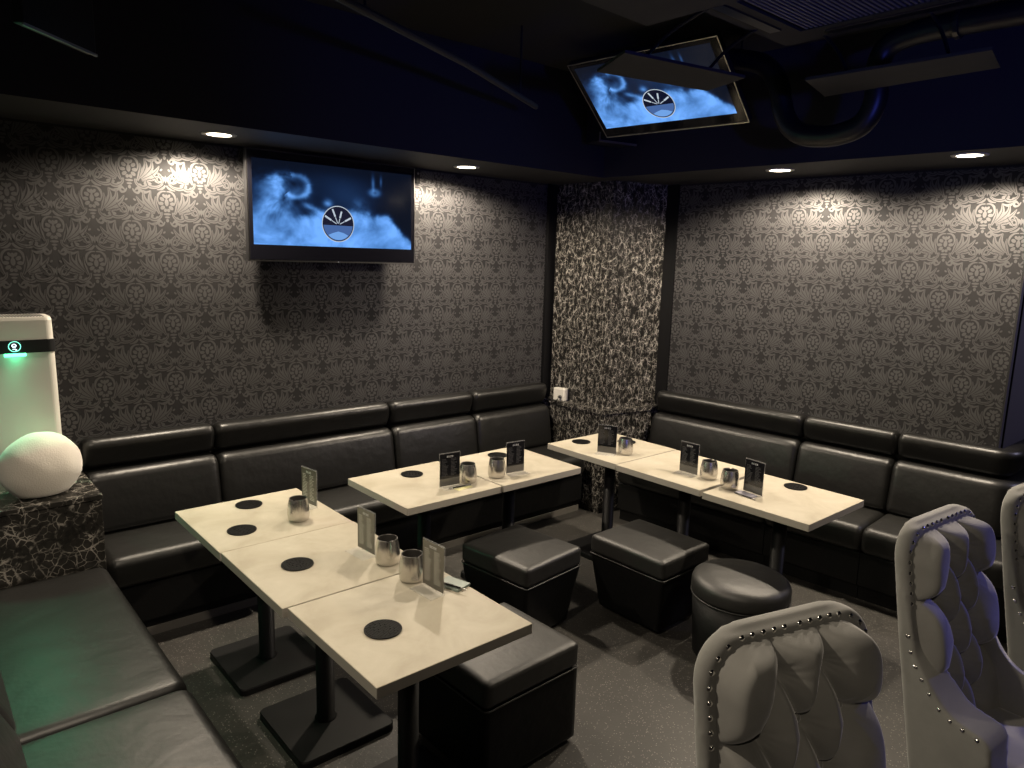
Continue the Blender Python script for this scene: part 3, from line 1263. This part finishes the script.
def build_chair(label, loc, rz, first=None):
    t = thing('tufted_chair', label, 'chair', loc, rz, 'grey tufted velvet chairs')
    for src in (SHELL, PAD, SEAT):
        o = src if first is None else src.copy()
        if first is not None:
            COL.objects.link(o)
        o.parent = t
        if src is PAD:
            pad_o = o
        if src is SHELL:
            shell_o = o
    for x, z in BUTTONS:
        if z < .6:
            continue
        o = bpy.data.objects.new('button', me_button)
        COL.objects.link(o)
        o.parent = pad_o
        o.location = (x, pad_y(x, z) - .004, z)
        o.rotation_euler = (R(90), 0, 0)
    for p, d in NAILS:
        o = bpy.data.objects.new('nail_head', me_nail)
        COL.objects.link(o)
        o.parent = shell_o
        o.location = p
        o.rotation_euler = d.to_track_quat('Z', 'Y').to_euler()
    for x, y in ((-.2, -.43), (.2, -.43), (-.2, -.06), (.2, -.06)):
        o = bpy.data.objects.new('leg', me_leg)
        COL.objects.link(o)
        o.parent = t
        o.location = (x, y, 0)
    return t


build_chair('grey tufted velvet chair at the bottom centre, only its back in view', (1.495, -3.565, 0), R(-16))
build_chair('grey tufted velvet chair with studded arm, second from the right edge', (2.595, -3.524, 0), R(-5), 1)
build_chair('grey tufted velvet chair cut off by the right edge of the photo', (3.29, -3.625, 0), R(-5), 1)


# ------------------------------------------------------------------ televisions
def smoke(u, v_):
    """picture of drifting smoke: u, v in 0..1 from the lower left"""
    p = Vector((u * 3.4, v_ * 2.0, 1.7))
    wv = noise.noise_vector(p * 1.6)
    n1_ = noise.fractal(p * 1.5 + wv * .45, .9, 2.1, 5)
    n2_ = noise.fractal(p * 3.4 + wv * .9 + Vector((7, 3, 1)), .8, 2.1, 4)

    def g(x, s_):
        return math.exp(-(x / s_) ** 2)
    # bank of smoke along the bottom
    top = .34 + .13 * g(u - .66, .15) + .05 * n1_ + .035 * n2_ - .26 * max(0, (u - .84) / .16) + .06 * g(u - .40, .08)
    bank = 1 / (1 + math.exp((v_ - top) / .022))
    # left column with a dark hollow and a hooked curl
    col_ = g(u - .13 - .06 * (v_ - .5), .115) * (1 / (1 + math.exp((v_ - .80 - .05 * n2_) / .03)))
    wisp = max(0., col_ * (.95 + .8 * n1_ + .5 * n2_))
    dx_, dz_ = (u - .245) * 1.78, v_ - .71
    d1 = math.hypot(dx_, dz_)
    ang = math.atan2(dz_, dx_)
    if -2.4 < ang < 1.9:
        wisp += (.55 if ang > .3 else .85) * g(d1 - .13 - .015 * n2_, .030)
    hollow = math.exp(-(math.hypot((u - .235) * 1.6, (v_ - .745)) / .075) ** 2)
    hollow = max(hollow, .9 * math.exp(-(math.hypot((u - .255) * 1.5, (v_ - .53)) / .06) ** 2))
    wisp += .85 * math.exp(-(math.hypot((u - .437) * 1.78, v_ - .545 - .02 * n2_) / .045) ** 2)
    wisp += .7 * g(v_ - .50 + .9 * (u - .30) - .02 * n2_, .030) * g(u - .325, .05)
    wisp += .55 * g(u - .730 - .010 * (1 - v_), .010) * g(v_ - .84, .11) + .5 * g(u - .785, .007) * g(v_ - .88, .07)
    wisp += .50 * g(math.hypot((u - .742) * 1.3, v_ - .72) - .025, .03) + .25 * g(u - .64, .05) * g(v_ - .55, .07) * (1 + n2_)
    haze = .13 * g(u - .56, .17) * g(v_ - .64, .20) + .04 * g(u - .45, .2) * g(v_ - .85, .15)
    d = bank * (.80 + .22 * n1_ + .16 * n2_) + wisp * .8 * (1 - bank)
    d *= 1 - .92 * hollow * (1 - .5 * bank)
    d = min(1., max(0., d + haze))
    d *= 1 - .75 / (1 + math.exp((.90 - v_) / .03))
    r_ = .003 + .02 * d + .10 * d * d + .03 * d ** 4
    g_ = .005 + .08 * d + .30 * d * d
    b2 = .012 + .31 * d + .60 * d * d
    return (r_, g_, b2)


PICM = mat('screen_picture', (0, 0, 0), .12, spec=.5)
N, L, b = nodes(PICM)
at = N.new('ShaderNodeVertexColor')
at.layer_name = 'picture'
L.new(at.outputs['Color'], b.inputs['Emission Color'])
b.inputs['Emission Strength'].default_value = 1.2
SCREEN_BLACK = mat('screen_black', (.004, .004, .006), .10)
EMB_DARK = mat('emblem_dark', (.004, .004, .008), .15, emit=(.004, .006, .02), estr=1.)
EMB_PALE = mat('emblem_pale', (0, 0, 0), .2, emit=(.50, .58, .68), estr=1.)
EMB_BLUE = mat('emblem_blue', (0, 0, 0), .2, emit=(.06, .13, .34), estr=1.)
EMB_MIST = mat('emblem_mist', (0, 0, 0), .2, emit=(.16, .36, .78), estr=1.)


def picture_mesh(w, h, fine=(176, 100)):
    bm = BM()
    lay = bm.verts.layers.float_color.new('picture')
    g = []
    for j in range(fine[1] + 1):
        row = []
        for i in range(fine[0] + 1):
            u, v_ = i / fine[0], j / fine[1]
            q = bm.verts.new(((u - .5) * w, 0, (v_ - .5) * h))
            q[lay] = (*smoke(u, v_), 1)
            row.append(q)
        g.append(row)
    for j in range(fine[1]):
        for i in range(fine[0]):
            bm.faces.new((g[j][i], g[j][i + 1], g[j + 1][i + 1], g[j + 1][i]))
    return bm


def disc_xz(bm, cx, cz, y, r, n=40, a0=0, a1=360):
    bm.faces.new([bm.verts.new((cx + r * math.cos(R(a0 + (a1 - a0) * k / n)), y, cz + r * math.sin(R(a0 + (a1 - a0) * k / n)))) for k in range(n + (0 if a1 - a0 == 360 else 1))])


def make_tv(label, w, h, bez_b, pic, rim=mat('dark_chrome', (.16, .155, .15), .3, metal=1.), group=None):
    """local: screen faces -y, centre of the panel at the origin"""
    t = thing('television', label, 'television', (0, 0, 0), 0, group)
    bm = BM()
    box(bm, -w / 2, w / 2, -.006, .035, -h / 2, h / 2, bev=.004, seg=1)
    box(bm, -w * .36, w * .36, .035, .07, -h * .40, h * .22, bev=.012, seg=2)
    link('casing', bm, BLACK_PLASTIC, t)
    boxo('screen_glass', SCREEN_BLACK, t, -w / 2 + .008, w / 2 - .008, -.0075, -.006, -h / 2 + .012, h / 2 - .008)
    bm = BM()
    for a_ in ((-w / 2, w / 2, -h / 2, -h / 2 + .006), (-w / 2, w / 2, h / 2 - .004, h / 2), (-w / 2, -w / 2 + .004, -h / 2, h / 2), (w / 2 - .004, w / 2, -h / 2, h / 2)):
        box(bm, a_[0], a_[1], -.0085, -.005, a_[2], a_[3])
    link('rim', bm, rim, t)
    px0, px1, pz0, pz1 = pic
    pm = picture_mesh(px1 - px0, pz1 - pz0)
    bmesh.ops.translate(pm, verts=pm.verts, vec=((px0 + px1) / 2, -.0082, (pz0 + pz1) / 2))
    sc = link('screen_picture', pm, PICM, t)
    pw, ph_ = px1 - px0, pz1 - pz0
    cx, cz, r = px0 + pw * .50, pz0 + ph_ * .29, ph_ * .222
    y = -.0088
    bm = BM()
    disc_xz(bm, cx, cz, y, r)
    link('emblem_disc', bm, EMB_DARK, sc)
    bm = BM()
    ring_xz(bm, cx, cz, y - .0004, r * .98, r * 1.025, 44)
    link('emblem_ring', bm, EMB_PALE, sc)
    bm = BM()
    disc_xz(bm, cx, cz, y - .0004, r * .93, 40, 185, 355)
    bm2 = bm
    link('emblem_water', bm2, EMB_BLUE, sc)
    bm = BM()
    pts_ = []
    for k in range(17):
        a_ = R(225 + 90 * k / 16)
        pts_.append((cx + r * .9 * math.cos(a_), cz + r * .9 * math.sin(a_)))
    pts_ += [(cx + r * .35, cz - r * .50), (cx, cz - r * .42), (cx - r * .35, cz - r * .52)]
    bm.faces.new([bm.verts.new((x, y - .0008, z)) for x, z in pts_])
    link('emblem_mist', bm, EMB_MIST, sc)
    bm = BM()
    for a_, l0, l1 in ((28, .12, .92), (62 + 12, .08, .80), (90 + 22, .10, .95), (150, .12, .95), (14, .40, .92)):
        if a_ == 14:
            continue
        c_, s_ = math.cos(R(a_)), math.sin(R(a_))
        for q0, q1, wd in ((l0, l0 + (l1 - l0) * .42, .022), (l0 + (l1 - l0) * .46, l1, .05)):
            v4 = []
            for q_, sg in ((q0, -1), (q1, -1), (q1, 1), (q0, 1)):
                v4.append(bm.verts.new((cx + r * (q_ * c_ - sg * wd * s_), y - .0009, cz - r * .05 + r * (q_ * s_ + sg * wd * c_))))
            bm.faces.new(v4)
    link('emblem_rays', bm, EMB_PALE, sc)
    boxo('status_light', mat('status_dot', (.3, .3, .3), .3, emit=(.5, .5, .6), estr=.6), t, -.003, .003, -.0095, -.008, -h / 2 + .002, -h / 2 + .006)
    return t


TVW, TVH = 1.103, .617
tv = make_tv('large wall-mounted television showing blue smoke, on the patterned wall', TVW, TVH, .05,
             (-TVW / 2 + .030, TVW / 2 - .028, -TVH / 2 + .094, TVH / 2 - .050))
tv.location = (2.119, -.142, 2.189)
bm = BM()
box(bm, -.25, .25, .07, .141, -.14, .10)
link('wall_bracket', bm, BLACK_METAL, tv)

sb = thing('sensor_box', 'small black sensor box on the wall right of the television', 'sensor', (2.755, -.03, 2.455))
boxo('case', TRIM_BLACK, sb, -.018, .018, -.03, .03, -.045, .045, bev=.004)
bm = BM()
ring_xz(bm, 0, .02, -.0305, .0, .008, 12)
link('lens', bm, STEEL_IN, sb)

W2, H2 = .95, .541
tv2 = make_tv('tilted ceiling-hung television showing blue smoke, behind the air deflector', W2, H2, .03,
              (-W2 / 2 + .035, W2 / 2 - .05, -H2 / 2 + .07, H2 / 2 - .03), SILVER)
rt = Vector((.092, -.996, -.006)).normalized()
up = Vector((-.768, -.075, .636))
up = (up - rt * up.dot(rt)).normalized()
bk = up.cross(rt) * -1
bk = rt.cross(up) * -1 if False else Vector((.634, .054, .772))
bk = (bk - rt * bk.dot(rt) - up * bk.dot(up)).normalized()
M = Matrix((rt, bk, up)).transposed().to_4x4()
tv2.matrix_world = Matrix.Translation((3.361, -1.527, 2.874)) @ M
inv = (Matrix.Translation((3.361, -1.527, 2.874)) @ M).inverted()
bm = BM()
tube(bm, [inv @ Vector((3.44, -1.52, ZC - .002)), inv @ Vector((3.44, -1.52, 2.97))], .022, 12)
link('ceiling_pole', bm, BLACK_METAL, tv2)

mon = thing('monitor', 'small black ceiling speaker with silver lower edge, behind the tilted television', 'monitor', (3.60, -.90, 2.70), R(-12))  # casing of a ceiling-hung monitor
boxo('casing', BLACK_PLASTIC, mon, .0, .30, .0, .16, .006, .22, bev=.006)
boxo('edge_strip', SILVER, mon, 0, .30, -.004, .004, .0, .012)
boxo('edge_post', SILVER, mon, -.003, .004, -.004, .004, .0, .06)
boxo('hanger', BLACK_METAL, mon, .13, .17, .06, .10, .22, ZC - 2.70)

sp = thing('ceiling_panel', 'thin dark ceiling-hung panel with a bright lower edge, top left corner', 'panel', (.395, -1.442, 2.60), R(45))
boxo('casing', BLACK_PLASTIC, sp, 0, .355, .0, .035, .006, .34, bev=.006)
boxo('edge_strip', SILVER, sp, 0, .355, -.004, .003, .0, .009)
boxo('hanger', BLACK_METAL, sp, .15, .20, .036, .066, .10, ZC - 2.60)

# ------------------------------------------------------------------ ceiling cassette air conditioner with its deflectors
AX0, AX1, AY0, AY1, AZ = 2.02, 2.97, -3.47, -2.52, 2.85
ac = thing('ceiling_air_conditioner', 'dark square ceiling cassette air conditioner with a striped grille', 'air conditioner', ((AX0 + AX1) / 2, (AY0 + AY1) / 2, AZ))
bm = BM()
h = (AX1 - AX0) / 2
gi = .335
for q in ((-h, h, -h, -gi), (-h, h, gi, h), (-h, -gi, -gi, gi), (gi, h, -gi, gi)):
    box(bm, q[0], q[1], q[2], q[3], 0, .03)
link('panel', bm, AC_GREY, ac)
boxo('body', BLACK_PLASTIC, ac, -h + .06, h - .06, -h + .06, h - .06, .032, ZC - AZ)
bm = BM()
box(bm, -gi, gi, -gi, gi, .024, .030)
nb = 34
for k in range(nb):
    y = -gi + .01 + k * (2 * gi - .02) / nb
    box(bm, -gi, gi, y, y + .009, .004, .022, mi=1)
link('grille', bm, [BLACK_PLASTIC, mat('grille_slat', (.075, .075, .095), .5)], ac)  # slats paler and bluish: purple light put into their colour
for k in range(4):
    bm = BM()
    box(bm, -.26, .26, .375, .425, -.006, .0, bev=.002, seg=1)
    o = link('louver', bm, BLACK_PLASTIC, ac)
    o.rotation_euler = (0, 0, k * PI / 2)


def deflector(label, corners, hang):
    c_ = [Vector(p) for p in corners]
    ctr = sum(c_, Vector()) / 4
    t = thing('air_deflector', label, 'air deflector', ctr, 0, 'deflector boards below the air conditioner')
    nrm = (c_[1] - c_[0]).cross(c_[3] - c_[0]).normalized()
    if nrm.z < 0:
        nrm = -nrm
    bm = BM()
    lo = [bm.verts.new(p - ctr) for p in c_]
    hi = [bm.verts.new(p - ctr + nrm * .012) for p in c_]
    bm.faces.new(lo[::-1])
    bm.faces.new(hi)
    for k in range(4):
        bm.faces.new((lo[k], lo[(k + 1) % 4], hi[(k + 1) % 4], hi[k]))
    link('board', bm, AC_GREY, t)
    for a_ in (.22, .78):
        top = c_[0].lerp(c_[1], a_) * .5 + c_[3].lerp(c_[2], a_) * .5
        hp = Vector(hang(top))
        bm = BM()
        tube(bm, smooth_path([top - ctr + nrm * .012, (top - ctr) * .55 + (hp - ctr) * .45 + Vector((0, 0, .03)), hp - ctr], 5), .007, 8)
        link('hanger_arm', bm, BLACK_METAL, t, True)
    return t


deflector('long dark deflector board right of the ceiling air conditioner',
          [(2.981, -2.615, 2.70), (3.005, -3.286, 2.70), (3.40, -3.20, 2.728), (3.435, -2.475, 2.728)], lambda p: (2.94, p.y, 2.855))
deflector('dark deflector board crossing in front of the tilted television',
          [(2.164, -2.335, 2.70), (2.781, -2.457, 2.70), (2.872, -2.21, 2.70), (2.296, -2.073, 2.70)], lambda p: (p.x, -2.55, 2.855))
deflector('dark deflector board at the top edge, left of the air conditioner',
          [(1.62, -2.60, 2.70), (1.62, -3.30, 2.70), (1.98, -3.30, 2.70), (1.974, -2.59, 2.70)], lambda p: (2.05, p.y, 2.855))

# black ducts
bm = BM()
dp = smooth_path([(3.6, -1.80, 3.05), (3.6, -1.95, 3.01), (3.6, -2.06, 2.96), (3.6, -2.135, 2.86), (3.6, -2.185, 2.70), (3.6, -2.275, 2.605), (3.6, -2.437, 2.575),
                  (3.6, -2.585, 2.61), (3.6, -2.640, 2.716), (3.6, -2.632, 2.85), (3.6, -2.67, 2.945), (3.6, -2.78, 2.98), (3.6, -3.0, 2.985), (3.6, -3.3, 2.98), (3.6, -3.9, 2.98)], 6)
tube(bm, dp, .052, 16)
dt = thing('duct', 'black insulated duct bent in a U below the dark ceiling', 'duct', (3.6, -2.6, 0))
bmesh.ops.translate(bm, verts=bm.verts, vec=(-3.6, 2.6, 0))
link('pipe', bm, DUCT, dt, True)
bm = BM()
tube(bm, [(0, -.35, 2.982), (0, -.37, 2.982)], .06, 16)
link('collar', bm, BLACK_PLASTIC, dt)
for y in (-1.1, .7):
    bm = BM()
    tube(bm, [(0, y, 3.03), (0, y, ZC)], .006, 6)
    link('hanger', bm, BLACK_METAL, dt)

cb = thing('conduit', 'thin grey conduit running diagonally under the black ceiling', 'conduit', (2.0, -1.4, 2.8))
bm = BM()
tube(bm, [(-.75, -.425, .0), (.08, -.06, 0), (.93, .39, 0)], .016, 10)
link('pipe', bm, GREY_PAINT, cb)
for q in ((-.6, -.359), (.7, .268)):
    bm = BM()
    tube(bm, [(q[0], q[1], .016), (q[0], q[1], ZC - 2.8)], .005, 6)
    link('hanger', bm, BLACK_METAL, cb)

# ------------------------------------------------------------------ downlights
LED = mat('downlight_diffuser', (1, .95, .85), .4, emit=(1., .86, .62), estr=16.)


def make_downlight(label, x, y):
    t = thing('downlight', label, 'ceiling light', (x, y, ZS), 0, 'recessed downlights in the dropped ceiling')
    bm = BM()
    lathe(bm, [(.060, -.004), (.084, -.004), (.086, 0), (.060, 0), (.060, -.004)], 36)
    link('trim_ring', bm, WHITE_PLASTIC, t, True)
    bm = BM()
    lathe(bm, [(0, -.003), (.060, -.003), (.060, -.001), (0, -.001)], 36)
    link('diffuser', bm, LED, t)
    return t


LIGHTS = [((1.360, -.345), 'recessed downlight left of the wall-mounted television'),
          ((2.949, -.335), 'recessed downlight right of the wall-mounted television'),
          ((4.228, -1.83), 'recessed downlight above the right wall, farther of the two'),
          ((4.224, -2.867), 'recessed downlight above the right wall, nearer the camera')]
dl = None
for (x, y), l in LIGHTS:
    if dl is None:
        dl = make_downlight(l, x, y)
    else:
        dup(dl, (x, y, ZS), 0, l)


def spot(name, loc, power, size=150, blend=.45, color=(1., .85, .66), rad=.05, target=None):
    d = bpy.data.lights.new(name, 'SPOT')
    d.energy = power
    d.spot_size = R(size)
    d.spot_blend = blend
    d.color = color
    d.shadow_soft_size = rad
    o = bpy.data.objects.new(name, d)
    COL.objects.link(o)
    o.location = loc
    if target:
        o.rotation_euler = (Vector(target) - Vector(loc)).to_track_quat('-Z', 'Y').to_euler()
    return o


for (x, y), l in LIGHTS:
    spot('downlight_lamp', (x, y, ZS - .010), 235, 164, .35)
# further downlights of the same kind outside the frame
for (x, y, p) in ((.35, -2.6, 95),):
    spot('downlight_lamp', (x, y, ZS - .03 if y > -4 else ZC - .03), p, 148, .5)
spot('chair_fill_lamp', (-.6, -4.7, 2.9), 70, 36, .7, target=(2.3, -3.85, .75))  # unseen spot added to brighten the chairs
# unseen coloured spots: blue tints the chairs and ceiling, lilac is added fill
spot('blue_lamp', (4.6, -4.7, 2.3), 150, 27, .9, (.20, .20, 1.), .08, (2.55, -3.85, .8))
spot('blue_lamp', (.9, -5.6, 2.0), 150, 62, .9, (.10, .13, 1.), .08, (3.5, -1.6, 2.95))
spot('lilac_fill_lamp', (5.7, -4.7, 2.5), 60, 60, .8, (.72, .68, 1.), .08, (4.85, -3.05, 1.3))  # added out of view to brighten the return wall
spot('indicator_lamp', (.425, -.285, 1.425), 9, 160, .3, (.12, 1., .48), .02, (.35, -1.6, .9))
gl = bpy.data.lights.new('indicator_lamp', 'POINT')
gl.energy = .12
gl.color = (.1, 1., .45)
gl.shadow_soft_size = .02
o = bpy.data.objects.new('indicator_lamp', gl)
COL.objects.link(o)
o.location = (.425, -.30, 1.42)

# ------------------------------------------------------------------ world, camera, view
w = bpy.data.worlds.new('World')
S.world = w
w.use_nodes = True
bg = w.node_tree.nodes['Background']
bg.inputs['Color'].default_value = (.35, .38, .6, 1)
bg.inputs['Strength'].default_value = .01

cam_d = bpy.data.cameras.new('Camera')
cam = bpy.data.objects.new('Camera', cam_d)
COL.objects.link(cam)
FPX = 719.137
cam_d.sensor_width = 36
cam_d.lens = FPX / 1024 * 36
cam_d.clip_start = .05
F_ = Vector((.64756588, .74241452, -.17169479))
Rr = Vector((.7565029, -.65339333, .02793778))
U_ = Vector((.09144282, .14797916, .98475397))
M = Matrix((Rr, U_, -F_)).transposed().to_4x4()
cam.matrix_world = Matrix.Translation((0, -4.229, 1.9348)) @ M
S.camera = cam

S.view_settings.view_transform = 'Standard'
S.view_settings.look = 'None'
S.view_settings.exposure = 0
S.view_settings.gamma = 1
S.view_settings.use_curve_mapping = False
